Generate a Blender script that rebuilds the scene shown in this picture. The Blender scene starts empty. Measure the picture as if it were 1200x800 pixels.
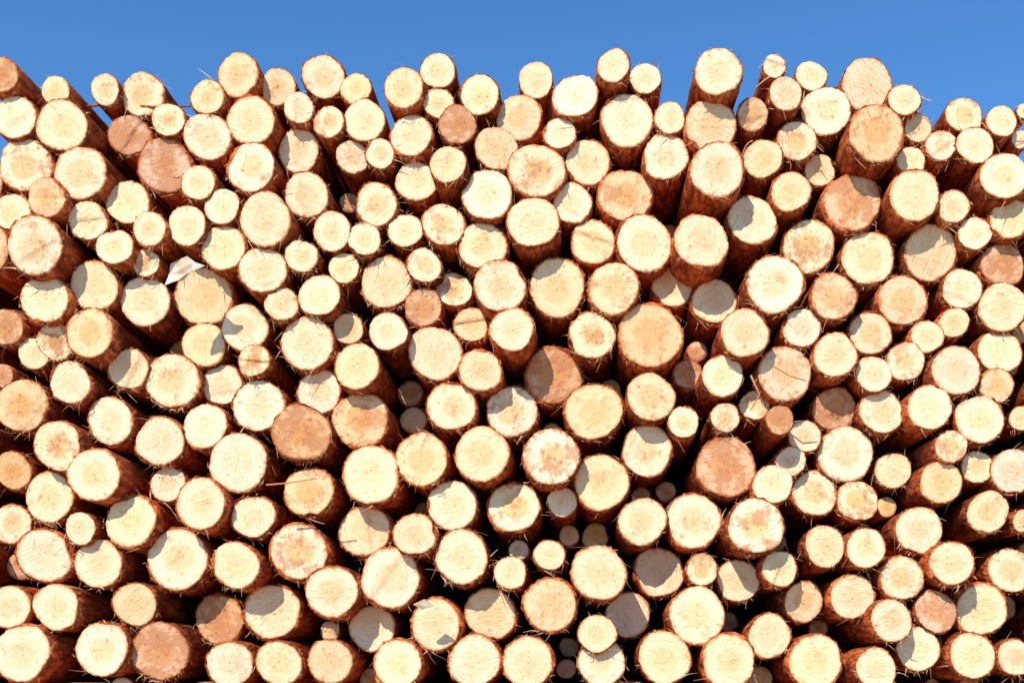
import bpy, math, random
from mathutils import Vector
R=random.Random(11)
scene=bpy.context.scene
S=0.004; D=5.0; VX,VY=680,780; ZC=1.6

# ------------------------------------------------------------------ log survey (x, y, radius in 4 mm units, [tone], [depth])
T='''2,88,21,b,-.12|65,106,17|123,105,18|167,110,26|243,114,21|279,88,25|326,102,21|379,90,26|417,104,19|473,103,24|513,83,22|562,111,25|628,94,21|674,112,27
719,77,20,n,-.1|756,92,20|842,84,29,n,-.14|908,77,14|951,89,19|1016,100,30|1060,117,20|1130,135,22|1174,142,19|1200,130,9
17,137,27|72,147,32,n,-.1|151,158,25,b|197,140,21|243,160,28|294,141,30|350,126,18|385,143,19|427,141,25|482,159,26|514,121,19|536,146,23,r|608,138,28|656,156,20|735,141,32
785,138,19|833,148,31|882,134,19,t|921,110,20|968,130,31|934,165,24|1027,157,34,t,-.13|1076,150,17|1103,170,19|1143,170,23|1196,163,11
30,193,32|94,203,32|193,194,33,b|54,231,23,t|150,237,27|232,214,22|294,196,30|350,177,26|260,242,22|359,228,27|311,257,31|413,184,19|445,180,18|441,240,26|488,212,25|525,192,22|582,174,25
571,228,31|629,200,34,p|689,190,28|671,238,24|733,229,33,t|780,183,28|841,199,33|894,186,24|961,199,19|927,224,24|999,237,36,r|1072,229,31|1068,188,18|1118,242,20|1177,206,29,n,-.1|1185,256,25
14,248,23|102,258,23|40,287,34,n,-.16|134,289,22|175,268,21|219,264,24|262,290,28|308,316,29|353,300,20|389,271,24|427,280,20|403,314,19|475,270,21|520,263,26|565,288,30|625,260,31|497,311,21|453,331,31
695,283,27|755,285,35|822,283,33,n,-.12|882,258,31|948,289,32|1017,302,33|1091,296,33|1143,273,21|1175,310,27,r|1128,338,24
52,350,30|110,335,30|171,308,17|170,353,30|238,347,35|330,356,20|374,346,26|287,384,28|532,339,22|496,360,23,b|586,335,31|653,337,35|719,338,31,p|788,336,25,n,.12|837,353,28|908,333,35|977,347,28,t|1058,352,31,t
1175,360,29|455,388,23|408,385,19|360,402,32|552,380,21|600,386,27|105,390,30,t|65,400,22|40,413,20|6,383,22,b|694,393,28|762,393,39,t|873,390,29|940,384,24|1020,390,27,t|1087,394,20|1118,378,18
239,404,27|82,448,26|150,432,25|202,446,33|260,450,25,n,.1|297,422,20|418,429,28|374,459,27|510,414,32|563,434,26|649,440,35,r,.12|303,475,32|696,482,35|763,465,29|806,438,18,b|847,440,25|920,438,33,p|979,416,27
1024,438,22|1062,423,23|1121,434,31|1172,412,27|1168,452,21,t|2,440,14,b
25,475,32,t|129,493,29|68,522,30|187,517,30|240,499,28|353,507,35,r|422,492,34,t|529,476,30|600,482,31,n,.1|565,532,33|494,538,32|435,556,35|279,542,36|646,535,34|801,494,19|850,489,18|884,475,18|978,479,26,r|1033,482,27
1090,477,27|1148,491,30|914,492,17,r|943,511,20|759,528,31|705,565,34|851,547,36,r|927,540,18|906,567,24|991,532,33|1047,551,22|1115,523,20|1145,547,20|1187,552,27|1197,490,15
15,551,23,t|57,582,31|110,556,32|197,567,22|235,590,31|362,576,30,p|297,605,26|153,611,32|94,619,19|14,614,24|52,651,32|115,660,29|208,655,38|530,592,30|602,594,32|427,622,31|486,626,26|541,652,33|659,588,18
753,611,29|813,610,34|886,616,34|955,578,28,n,.1|1005,587,25|1103,565,26|1158,600,25|1077,621,28|967,640,25|1015,642,24|350,646,35|276,662,29|457,677,36|389,693,32|644,650,19|598,671,20|702,671,33|772,670,30
823,667,19|865,680,26|914,666,22|1057,677,27|1115,660,27|1185,668,28|1200,610,14
11,711,25|66,711,28|119,760,33|158,708,27|25,765,35|187,763,35,r|257,725,31,r|319,716,34|436,736,28|511,732,32|575,719,31,n,.1|645,709,33|736,720,27,n,.1|700,742,23|817,721,34|902,745,27|942,705,25|999,699,27|1045,727,26
1097,716,26,r|1150,714,32|269,778,28|327,777,28|387,775,27|466,777,30|556,774,32|619,775,31|705,776,29|779,770,32|854,774,33|956,775,33|1027,783,25|1076,760,27|1140,768,29|1190,770,23'''
logs=[]
for tok in T.replace('\n','|').split('|'):
    p=tok.split(',')
    logs.append(dict(x=float(p[0]),y=float(p[1]),r=float(p[2]),t=p[3] if len(p)>3 else 'n',
        fix=len(p)>4,d=float(p[4]) if len(p)>4 else max(-.16,min(.16,R.gauss(0,.07)))))
def W(l,d=None):
    d=l['d'] if d is None else d
    k=(D+d)/D
    return (l['x']-VX)*k,(l['y']-VY)*k,l['r']*k
n=len(logs)
nb=[[j for j in range(n) if j!=i and math.hypot(logs[i]['x']-logs[j]['x'],logs[i]['y']-logs[j]['y'])<130] for i in range(n)]
def cost(i,d):
    a=W(logs[i],d);c=0
    for j in nb[i]:
        b=W(logs[j]);o=a[2]+b[2]-math.hypot(a[0]-b[0],a[1]-b[1])-1
        if o>0:c+=o*o
    return c
for sweep in range(60):
    for i in range(n):
        c0=cost(i,logs[i]['d'])
        if logs[i]['fix'] : continue
        d=max(-.19,min(.19,R.gauss(0,.08)))
        c1=cost(i,d)
        if c1<=max(c0-0.5,20): logs[i]['d']=d
        elif c1<c0: logs[i]['d']=d
final=[]
for l in logs:
    x,y,r=W(l); final.append((x,y,r,l['d'],l['t']))
def top(x):   # pile outline
    x+=VX
    if x<0: return 150+(-x)*0.45
    if x>1200: return 150+(x-1200)*0.5
    return 120
cells={}
def add(c):
    cells.setdefault((int(c[0]//90),int(c[1]//90)),[]).append(c)
for c in final: add(c)
def free(x,y,r):
    cx,cy=int(x//90),int(y//90)
    for a in (-1,0,1):
        for b in (-1,0,1):
            for c in cells.get((cx+a,cy+b),()):
                if math.hypot(c[0]-x,c[1]-y)<c[2]+r+0.5: return False
    return True
extra=[]
FLOOR=ZC/S
XA,XB=-1020,880
for r0,tries in ((34,8000),(29,8000),(24,8000),(19,6000)):
    for _ in range(tries):
        x=R.uniform(XA,XB); y=R.uniform(-720,FLOOR)
        px,py=x+VX,y+VY
        r=r0*R.uniform(.93,1.07)
        if -r*.6<px<1200+r*.6 and py<800+r*.5: continue
        if y+r>FLOOR or py-r<top(x): continue
        if free(x,y,r):
            c=(x,y,r,max(-.15,min(.2,R.gauss(0,.07))),R.choice('nnnntp')); add(c); extra.append(c)
fill=[]  # recessed logs added in the gaps to keep daylight from showing through
for r0,tries in ((22,8000),(17,10000),(13,14000)):
    for _ in range(tries):
        x=R.uniform(XA,XB); y=R.uniform(-680,FLOOR-r0)
        py=y+VY
        if py<(top(x)+20 if not 0<x+VX<1200 else 170): continue
        if free(x,y,r0*.90):
            c=(x,y,r0,R.uniform(.12,.4),R.choice('nntb')); add(c); fill.append(c)
print('logs',len(final),len(extra),len(fill))

# ------------------------------------------------------------------ materials
def newmat(name):
    m=bpy.data.materials.new(name); m.use_nodes=True
    nt=m.node_tree; return m,nt,nt.nodes['Principled BSDF']
class NB:
    def __init__(s,nt): s.nt=nt
    def n(s,t,**k):
        nd=s.nt.nodes.new(t)
        for a,b in k.items(): setattr(nd,a,b)
        return nd
    def lk(s,a,b): s.nt.links.new(a,b)
    def setv(s,sock,v):
        if hasattr(v,'is_output') : s.lk(v,sock)
        else: sock.default_value=v
    def math(s,op,a,b=0.0,c=0.0,clamp=False):
        nd=s.n('ShaderNodeMath',operation=op,use_clamp=clamp)
        s.setv(nd.inputs[0],a); s.setv(nd.inputs[1],b); s.setv(nd.inputs[2],c); return nd.outputs[0]
    def vm(s,op,a,b):
        nd=s.n('ShaderNodeVectorMath',operation=op); s.setv(nd.inputs[0],a); s.setv(nd.inputs[1],b); return nd.outputs[0]
    def mix(s,f,a,b,mode='MIX'):
        nd=s.n('ShaderNodeMix',data_type='RGBA',blend_type=mode)
        s.setv(nd.inputs[0],f); s.setv(nd.inputs[6],a); s.setv(nd.inputs[7],b); return nd.outputs[2]
    def ss(s,v,a,b,o0=0.0,o1=1.0):
        nd=s.n('ShaderNodeMapRange',interpolation_type='SMOOTHSTEP')
        s.setv(nd.inputs[0],v); nd.inputs[1].default_value=a; nd.inputs[2].default_value=b
        nd.inputs[3].default_value=o0; nd.inputs[4].default_value=o1; return nd.outputs[0]
    def noise(s,v,sc,det=3,rough=.55):
        nd=s.n('ShaderNodeTexNoise'); s.lk(v,nd.inputs['Vector']); nd.inputs['Scale'].default_value=sc
        nd.inputs['Detail'].default_value=det; nd.inputs['Roughness'].default_value=rough; return nd.outputs[0]
    def offcoord(s):
        tc=s.n('ShaderNodeTexCoord'); oi=s.n('ShaderNodeObjectInfo')
        cv=s.n('ShaderNodeCombineXYZ'); s.lk(s.math('MULTIPLY',oi.outputs['Random'],37.0),cv.inputs[0]); s.lk(s.math('MULTIPLY',oi.outputs['Random'],91.0),cv.inputs[2])
        return tc.outputs['Object'],s.vm('ADD',tc.outputs['Object'],cv.outputs[0]),cv.outputs[0],oi

def wood_end():
    m,nt,bs=newmat('cut_wood_end'); q=NB(nt)
    obj,oc,off,oi=q.offcoord()
    rad=q.n('ShaderNodeAttribute',attribute_name='rad').outputs['Fac']
    rr=q.n('ShaderNodeAttribute',attribute_name='ringr').outputs['Fac']
    base=oi.outputs['Color']; mot=oi.outputs['Alpha']
    n1=q.noise(oc,10,2); n2=q.noise(oc,42,3,.65)
    rot=q.n('ShaderNodeVectorRotate',rotation_type='Y_AXIS'); q.lk(obj,rot.inputs['Vector'])
    q.lk(q.math('MULTIPLY',oi.outputs['Random'],40.0),rot.inputs['Angle'])
    st=q.vm('ADD',q.vm('MULTIPLY',rot.outputs[0],(230.0,20.0,16.0)),off)
    saw=q.noise(st,1.0,2,.65)
    # heartwood / sapwood
    heart=q.ss(q.math('ADD',rad,q.math('MULTIPLY',n1,.5)),.62,.84,1,0)
    col=q.mix(q.math('MULTIPLY',heart,q.math('ADD',.3,mot,clamp=True)),base,q.mix(1.0,base,(.91,.73,.54,1),'MULTIPLY'))
    # growth rings
    wob=q.math('MULTIPLY',n2,4.0)
    ring=q.ss(q.math('SINE',q.math('ADD',q.math('MULTIPLY',rr,1000.0),wob)),.1,1)
    ring2=q.ss(q.math('SINE',q.math('ADD',q.math('MULTIPLY',rr,390.0),q.math('MULTIPLY',n1,9.0))),.2,1)
    ringamt=q.math('MULTIPLY',q.math('ADD',ring,q.math('MULTIPLY',ring2,.6)),q.ss(n1,.38,.66,.08,.48))
    col=q.mix(ringamt,col,q.mix(1.0,col,(.82,.62,.43,1),'MULTIPLY'))
    # saw marks
    col=q.mix(q.ss(saw,.52,.70,0,.7),col,q.mix(1.0,col,(.78,.57,.39,1),'MULTIPLY'))
    # blotches of resin, inner-bark smear and dirt (amount differs per trunk)
    mm=q.math('ADD',q.math('MULTIPLY',n1,.55),q.math('MULTIPLY',q.math('ADD',n2,q.math('MULTIPLY',saw,.5)),.32))
    th=q.math('SUBTRACT',.655,q.math('MULTIPLY',mot,.17))
    bl=q.ss(q.math('SUBTRACT',mm,th),-.035,.045)
    bl=q.math('MULTIPLY',bl,q.math('ADD',.28,q.math('MULTIPLY',mot,.5)))
    col=q.mix(bl,col,(.52,.215,.095,1))
    sp=q.ss(n2,.58,.70,0,.55)
    col=q.mix(sp,col,q.mix(1.0,col,(.68,.44,.26,1),'MULTIPLY'))
    # cambium edge
    edge=q.ss(q.math('ADD',rad,q.math('MULTIPLY',q.math('SUBTRACT',n2,.5),.22)),.88,1.0,0,.85)
    col=q.mix(edge,col,q.mix(1.0,col,(.72,.40,.20,1),'MULTIPLY'))
    pith=q.ss(rr,.0015,.005,.75,0)
    col=q.mix(pith,col,(.25,.12,.05,1))
    # a few radial drying checks on some trunks
    nrm=q.n('ShaderNodeVectorMath',operation='NORMALIZE'); q.lk(q.vm('MULTIPLY',obj,(1,0,1)),nrm.inputs[0])
    cn=q.noise(q.vm('ADD',nrm.outputs[0],off),1.6,0)
    line=q.ss(q.math('ABSOLUTE',q.math('SUBTRACT',cn,.60)),.0015,.005,1,0)
    line=q.math('MULTIPLY',line,q.math('MULTIPLY',q.ss(rad,.03,.1),q.ss(q.math('ADD',rad,n1),.8,.95,1,0)))
    col=q.mix(q.math('MULTIPLY',line,.5),col,(.25,.12,.06,1))
    q.lk(col,bs.inputs['Base Color']); bs.inputs['Roughness'].default_value=.75
    bs.inputs['Specular IOR Level'].default_value=.15
    h=q.math('ADD',saw,q.math('MULTIPLY',n2,.8))
    bp=q.n('ShaderNodeBump'); bp.inputs['Strength'].default_value=.85; bp.inputs['Distance'].default_value=.005
    q.lk(h,bp.inputs['Height']); q.lk(bp.outputs[0],bs.inputs['Normal'])
    return m
def bark(name,c1,c2,c3):
    m,nt,bs=newmat(name); q=NB(nt)
    obj,oc,off,oi=q.offcoord()
    sv=q.vm('MULTIPLY',oc,(1,.35,1))
    n1=q.noise(sv,14,3,.65); n2=q.noise(sv,60,3,.7)
    vo=q.n('ShaderNodeTexVoronoi',feature='F1'); vo.inputs['Scale'].default_value=40
    q.lk(sv,vo.inputs['Vector'])
    crack=q.ss(vo.outputs['Distance'],.45,.7)
    col=q.mix(q.ss(n1,.35,.62),c1,c2)
    col=q.mix(q.ss(n2,.55,.7,0,.7),col,c3)
    col=q.mix(q.math('MULTIPLY',crack,.5),col,(.06,.013,.007,1))
    v=q.n('ShaderNodeMapRange'); q.lk(oi.outputs['Random'],v.inputs[0]); v.inputs[3].default_value=.6; v.inputs[4].default_value=1.3
    hs=q.n('ShaderNodeHueSaturation'); q.lk(v.outputs[0],hs.inputs['Value']); q.lk(col,hs.inputs['Color'])
    q.lk(hs.outputs[0],bs.inputs['Base Color']); bs.inputs['Roughness'].default_value=.9
    bs.inputs['Specular IOR Level'].default_value=.05
    h=q.math('SUBTRACT',q.math('ADD',n1,q.math('MULTIPLY',n2,.6)),q.math('MULTIPLY',crack,.4))
    bp=q.n('ShaderNodeBump'); bp.inputs['Strength'].default_value=.9; bp.inputs['Distance'].default_value=.012
    q.lk(h,bp.inputs['Height']); q.lk(bp.outputs[0],bs.inputs['Normal'])
    return m
M_end=wood_end()
M_in=bark('inner_bark',(.52,.18,.06,1),(.36,.10,.035,1),(.64,.33,.14,1))
M_bark=bark('pine_bark',(.27,.042,.016,1),(.60,.145,.045,1),(.66,.24,.09,1))
def shredmat():
    m,nt,bs=newmat('bark_fibre'); q=NB(nt)
    g=q.n('ShaderNodeNewGeometry'); rp=q.n('ShaderNodeValToRGB')
    q.lk(g.outputs['Random Per Island'],rp.inputs[0])
    e=rp.color_ramp.elements; e[0].color=(.22,.07,.03,1); e[1].color=(.72,.49,.28,1)
    x=e.new(.5); x.color=(.46,.19,.075,1)
    q.lk(rp.outputs[0],bs.inputs['Base Color']); bs.inputs['Roughness'].default_value=.8
    return m
M_fib=shredmat()

# ------------------------------------------------------------------ log mesh
root=bpy.data.objects.new('log_pile',None); scene.collection.objects.link(root)
TONE={'n':(.93,.725,.47),'p':(.89,.65,.41),'t':(.87,.59,.34),'r':(.74,.45,.26),'b':(.72,.45,.27)}
MOT={'n':(.0,.38),'p':(.45,.65),'t':(.4,.75),'r':(.9,1.0),'b':(.75,1.0)}
anchors=[]
def make_log(c,lod):
    x,y,r,d,t=c
    seg=60 if lod==0 else 26
    r=r*S
    wx,wz=x*S,ZC-y*S
    ph=[R.uniform(0,6.283) for _ in range(7)]
    am=[0,0,R.uniform(0,.045),R.uniform(0,.028),R.uniform(0,.018),R.uniform(0,.013),R.uniform(0,.009)]
    def rf(a): return 1+sum(am[k]*math.cos(k*a+ph[k]) for k in range(2,7))
    px,pz=R.gauss(0,.07)*r,R.gauss(0,.07)*r
    tx,tz=R.gauss(0,.075),R.gauss(0,.075)
    bt=R.uniform(.03,.075)
    torn=R.random()<.4
    V=[];F=[];MI=[];rad=[]
    ang=[2*math.pi*i/seg for i in range(seg)]
    jag=[R.gauss(0,.010) for _ in ang]
    if R.random()<.4:
        a0=R.uniform(0,6.28); wd=R.uniform(.25,.6); dp=R.uniform(.03,.11)
        for i,a in enumerate(ang):
            dd=abs((a-a0+math.pi)%(2*math.pi)-math.pi)
            if dd<wd: jag[i]-=dp*(1-(dd/wd)**2)
    ro=[r*rf(a)*1.01 for a in ang]
    rin=[ro[i]*(1-bt+jag[i]) for i in range(seg)]
    # some ends were cut in two passes and carry a small step
    step=R.random()<.16; sa=R.uniform(0,6.28); so=R.uniform(-.5,.5)*r; sh=R.uniform(.004,.012)
    def fy(X,Z):
        y_=tx*X+tz*Z
        if step:
            u=(X*math.cos(sa)+Z*math.sin(sa)-so)/(r*.1)
            y_+=sh*max(0,min(1,u))
        return y_
    V.append((px,fy(px,pz),pz)); rad.append(0)
    def ring(fn,rv):
        s=len(V)
        for i,a in enumerate(ang):
            V.append(fn(i,a)); rad.append(rv)
        return s
    fr=[.12,.25,.4,.55,.7,.82,.92,.98] if lod==0 else [.5,.97]
    prev=None
    for f in fr:
        def fn(i,a,f=f):
            X=px*(1-f)+math.cos(a)*rin[i]*f; Z=pz*(1-f)+math.sin(a)*rin[i]*f
            return (X,fy(X,Z)+R.gauss(0,.0005),Z)
        s=ring(fn,f)
        if prev is None:
            for i in range(seg): F.append((0,s+i,s+(i+1)%seg)); MI.append(0)
        else:
            for i in range(seg): F.append((prev+i,s+i,s+(i+1)%seg,prev+(i+1)%seg)); MI.append(0)
        prev=s
    def side(fn,mi,rv=1):
        nonlocal prev
        s=ring(fn,rv)
        for i in range(seg): F.append((prev+i,s+i,s+(i+1)%seg,prev+(i+1)%seg)); MI.append(mi)
        prev=s
    yf=lambda i,a,rr:fy(math.cos(a)*rr,math.sin(a)*rr)
    side(lambda i,a:(math.cos(a)*rin[i],yf(i,a,rin[i])+.003+abs(R.gauss(0,.002)),math.sin(a)*rin[i]),0)
    q1,q2,q3=R.uniform(0,6),R.uniform(0,6),R.uniform(0,6)
    amp=R.uniform(.02,.07) if torn else .006
    bk=[max(.0005,.002+amp*(.5*math.sin(a*2+q1)+.35*math.sin(a*5+q2)+.3*math.sin(a*9+q3))+R.gauss(0,.004 if not torn else .008)) for a in ang]
    side(lambda i,a:(math.cos(a)*rin[i]*1.004,yf(i,a,rin[i])+.004+bk[i],math.sin(a)*rin[i]*1.004),1)
    rag=[R.gauss(0,.018) for _ in ang]
    side(lambda i,a:(math.cos(a)*ro[i]*(1+rag[i]),yf(i,a,ro[i])+.005+bk[i],math.sin(a)*ro[i]*(1+rag[i])),2)
    L=R.uniform(3.9,4.2); tp=R.uniform(-.10,.06); bx,bz=R.gauss(0,.012),R.gauss(0,.012)
    for yy in ([.05,.11,.19,.3,.5,.9,1.8] if lod==0 else [.12,.3,.8,2.0])+[L]:
        k=1+tp*yy/L
        def fn(i,a,yy=yy,k=k):
            g=ro[i]*k*(1+R.gauss(0,.010))
            b=math.sin(yy/L*math.pi)
            return (math.cos(a)*g+bx*b,yf(i,a,ro[i])*max(0,1-yy*3)+yy+bk[i]*max(0,1-yy*8)+.005,math.sin(a)*g+bz*b)
        side(fn,2)
    F.append(tuple(prev+i for i in range(seg))); MI.append(0)
    me=bpy.data.meshes.new('log')
    me.from_pydata([(v[0]-px,v[1],v[2]-pz) for v in V],[],F)
    me.materials.append(M_end); me.materials.append(M_in); me.materials.append(M_bark)
    me.polygons.foreach_set('material_index',MI)
    me.polygons.foreach_set('use_smooth',[False if m==1 else True for m in MI])
    a=me.attributes.new('rad','FLOAT','POINT'); a.data.foreach_set('value',rad)
    a=me.attributes.new('ringr','FLOAT','POINT'); a.data.foreach_set('value',[v*r for v in rad])
    me.update()
    o=bpy.data.objects.new('log',me); scene.collection.objects.link(o)
    o.location=(wx+px,d,wz+pz); o.parent=root
    o.rotation_euler=(R.gauss(0,.006),0,R.gauss(0,.006))
    c0=TONE[t]; j=R.gauss(0,.03); w=R.gauss(0,.025); mo=R.uniform(*MOT[t])
    if t=='n' and R.random()<.18: mo=R.uniform(.4,.8)
    o.color=(max(.1,min(.95,c0[0]+j*.6)),max(.08,c0[1]+j+w*.3),max(.05,c0[2]+j+w),mo)
    if lod==0: anchors.append((wx,d,wz,r))
for c in final: make_log(c,0)
for c in extra: make_log(c,1)
for c in fill: make_log(c,1)

# lower row of logs added behind the pile to block sky light through gaps
V=[];F=[]
row=0; z=.17
while z<2.9:
    x=-3.4+(row%2)*.14
    while x<3.0:
        r=R.uniform(.160,.172); y0=4.45+R.uniform(0,.2); s=len(V)
        for yy in (y0,y0+3.2):
            for k in range(14): V.append((x+math.cos(k*.4488)*r,yy,z+math.sin(k*.4488)*r))
        F.append(tuple(range(s,s+14))); F.append(tuple(range(s+27,s+13,-1)))
        for k in range(14): F.append((s+k,s+14+k,s+14+(k+1)%14,s+(k+1)%14))
        x+=.282
    z+=.245; row+=1
me=bpy.data.meshes.new('added_rear_log_pile'); me.from_pydata(V,[],F); me.materials.append(M_bark)
o=bpy.data.objects.new('added_rear_log_pile',me); scene.collection.objects.link(o)

# ------------------------------------------------------------------ frayed bark fibres and splinters
V=[];F=[]
def strip(p,dirv,length,w,curl,nseg=5):
    p=Vector(p); dv=Vector(dirv).normalized()
    sd=dv.cross(Vector((R.gauss(0,1),R.gauss(0,1),R.gauss(0,1)))).normalized()
    cu=Vector((R.gauss(0,1),R.gauss(0,.6),R.gauss(-.4,1)))*curl
    nn=dv.cross(sd).normalized()*w*.35
    s=len(V)
    for k in range(nseg+1):
        f=k/nseg; c=p+dv*length*f+cu*length*f*f
        ww=w*(1-.75*f)*R.uniform(.7,1.2)*.5
        V.append(tuple(c+sd*ww)); V.append(tuple(c+nn*(1-f))); V.append(tuple(c-sd*ww))
        if k:
            b=s+3*k
            F.append((b-3,b,b+1,b-2)); F.append((b-2,b+1,b+2,b-1))
for (wx,d,wz,r) in anchors:
    for _ in range(max(4,int(R.gauss(26,16)))):
        a=R.choice([R.uniform(0,6.28),R.gauss(-1.57,.6)])
        rr=r*R.uniform(.93,1.03)
        p=(wx+math.cos(a)*rr,d+R.uniform(-.004,.03),wz+math.sin(a)*rr)
        ta=a+R.choice((-1,1))*R.uniform(.4,1.7)
        strip(p,(math.cos(ta),R.uniform(-.5,.2),math.sin(ta)),abs(R.gauss(.010,.012))+.008,R.uniform(.002,.008),.5,4)
    if R.random()<.12 and wz<4.1:
        a=R.uniform(0,6.28)
        strip((wx+math.cos(a)*r,d-.004,wz+math.sin(a)*r),(math.cos(a+1.3),-.15,math.sin(a+1.3)),R.uniform(.05,.13),R.uniform(.003,.007),.5,8)
me=bpy.data.meshes.new('bark_shreds'); me.from_pydata(V,[],F); me.materials.append(M_fib)
o=bpy.data.objects.new('bark_shreds',me); scene.collection.objects.link(o); o.parent=root

def P(px,py,d): 
    k=(D+d)/D; return Vector(((px-VX)*k*S,d,ZC-(py-VY)*k*S))
def twig(name,pts,rad,mat):
    cu=bpy.data.curves.new(name,'CURVE'); cu.dimensions='3D'; cu.bevel_depth=rad; cu.bevel_resolution=2
    sp=cu.splines.new('POLY'); sp.points.add(len(pts)-1)
    for i,p in enumerate(pts):
        sp.points[i].co=(*p,1); sp.points[i].radius=1-.5*i/len(pts)+R.uniform(-.1,.1)
    cu.materials.append(mat)
    o=bpy.data.objects.new(name,cu); scene.collection.objects.link(o); o.parent=root
twig('branch',[P(92,126,.1),P(118,123,.08),P(150,124,.1),P(195,126,.04),P(236,124,.06)],.007,M_bark)
twig('twig',[P(312,568,-.2),P(335,566,-.2),P(372,560,-.2)],.004,M_fib)
twig('twig',[P(880,440,-.2),P(890,462,-.22),P(880,480,-.2)],.005,M_fib)
twig('twig',[P(905,428,-.2),P(925,440,-.22),P(945,446,-.2)],.004,M_fib)
def slab(pts,d,name):
    f=[P(a,b,d+R.uniform(-.01,.01)) for a,b in pts]; m=len(f)
    v=[tuple(p) for p in f]+[tuple(p+Vector((0,.012,.003))) for p in f]
    fc=[tuple(range(m)),tuple(range(2*m-1,m-1,-1))]+[(i,(i+1)%m,m+(i+1)%m,m+i) for i in range(m)]
    me=bpy.data.meshes.new(name); me.from_pydata(v,[],fc)
    mm,nt,bs=newmat('pale_splinter'); q=NB(nt); tc=q.n('ShaderNodeTexCoord')
    nn=q.noise(tc.outputs['Object'],22,3); q.lk(q.mix(q.ss(nn,.4,.6),(.66,.55,.43,1),(.50,.37,.25,1)),bs.inputs['Base Color'])
    me.materials.append(mm); o=bpy.data.objects.new(name,me); scene.collection.objects.link(o); o.parent=root
slab([(193,334),(198,322),(200,309),(212,303),(219,300),(228,307),(240,311),(229,316),(218,321),(210,328),(203,330)],-.2,'splinter')
slab([(484,708),(497,702),(508,710),(494,714)],-.16,'splinter')

# ------------------------------------------------------------------ ground
me=bpy.data.meshes.new('ground'); g=400
me.from_pydata([(-g,-g,0),(g,-g,0),(g,g,0),(-g,g,0)],[],[(0,1,2,3)])
m,nt,bs=newmat('gravel_ground'); q=NB(nt); tc=q.n('ShaderNodeTexCoord')
a=q.noise(tc.outputs['Object'],.6,3); b=q.noise(tc.outputs['Object'],25,4,.7)
q.lk(q.mix(b,q.mix(a,(.48,.32,.17,1),(.40,.26,.14,1)),(.56,.39,.23,1)),bs.inputs['Base Color']); bs.inputs['Roughness'].default_value=.95
bp=q.n('ShaderNodeBump'); bp.inputs['Distance'].default_value=.03; q.lk(b,bp.inputs['Height']); q.lk(bp.outputs[0],bs.inputs['Normal'])
me.materials.append(m); o=bpy.data.objects.new('ground',me); scene.collection.objects.link(o)

# ------------------------------------------------------------------ light
EL,AZ=39,23
w=bpy.data.worlds.new('World'); scene.world=w; w.use_nodes=True
nt=w.node_tree; sk=nt.nodes.new('ShaderNodeTexSky'); sk.sky_type='NISHITA'; sk.sun_disc=False
sk.sun_elevation=math.radians(EL); sk.sun_rotation=math.radians(180+AZ); sk.air_density=1.0; sk.dust_density=.3; sk.ozone_density=2.0
q=NB(nt); mu=q.mix(1.0,sk.outputs[0],(.66,1.24,1.74,1),'MULTIPLY')
nt.links.new(mu,nt.nodes['Background'].inputs[0]); nt.nodes['Background'].inputs[1].default_value=.112
sun=bpy.data.lights.new('sun','SUN'); sun.energy=5; sun.angle=math.radians(.5); sun.color=(1,.92,.80)
so=bpy.data.objects.new('sun',sun); scene.collection.objects.link(so)
e,z=math.radians(EL),math.radians(AZ)
Lv=Vector((-math.sin(z)*math.cos(e),-math.cos(z)*math.cos(e),math.sin(e)))
so.rotation_euler=Lv.to_track_quat('Z','Y').to_euler(); so.location=Lv*20
cam=bpy.data.cameras.new('camera'); cam.lens=36*D/(1200*S); cam.sensor_width=36; cam.clip_end=2000
cam.shift_x=(600-VX)/1200; cam.shift_y=(VY-400)/1200
co=bpy.data.objects.new('camera',cam); scene.collection.objects.link(co); co.location=(0,-D,ZC); co.rotation_euler=(math.pi/2,0,0)
scene.camera=co
scene.view_settings.view_transform='Standard'; scene.view_settings.look='None'; scene.view_settings.exposure=0
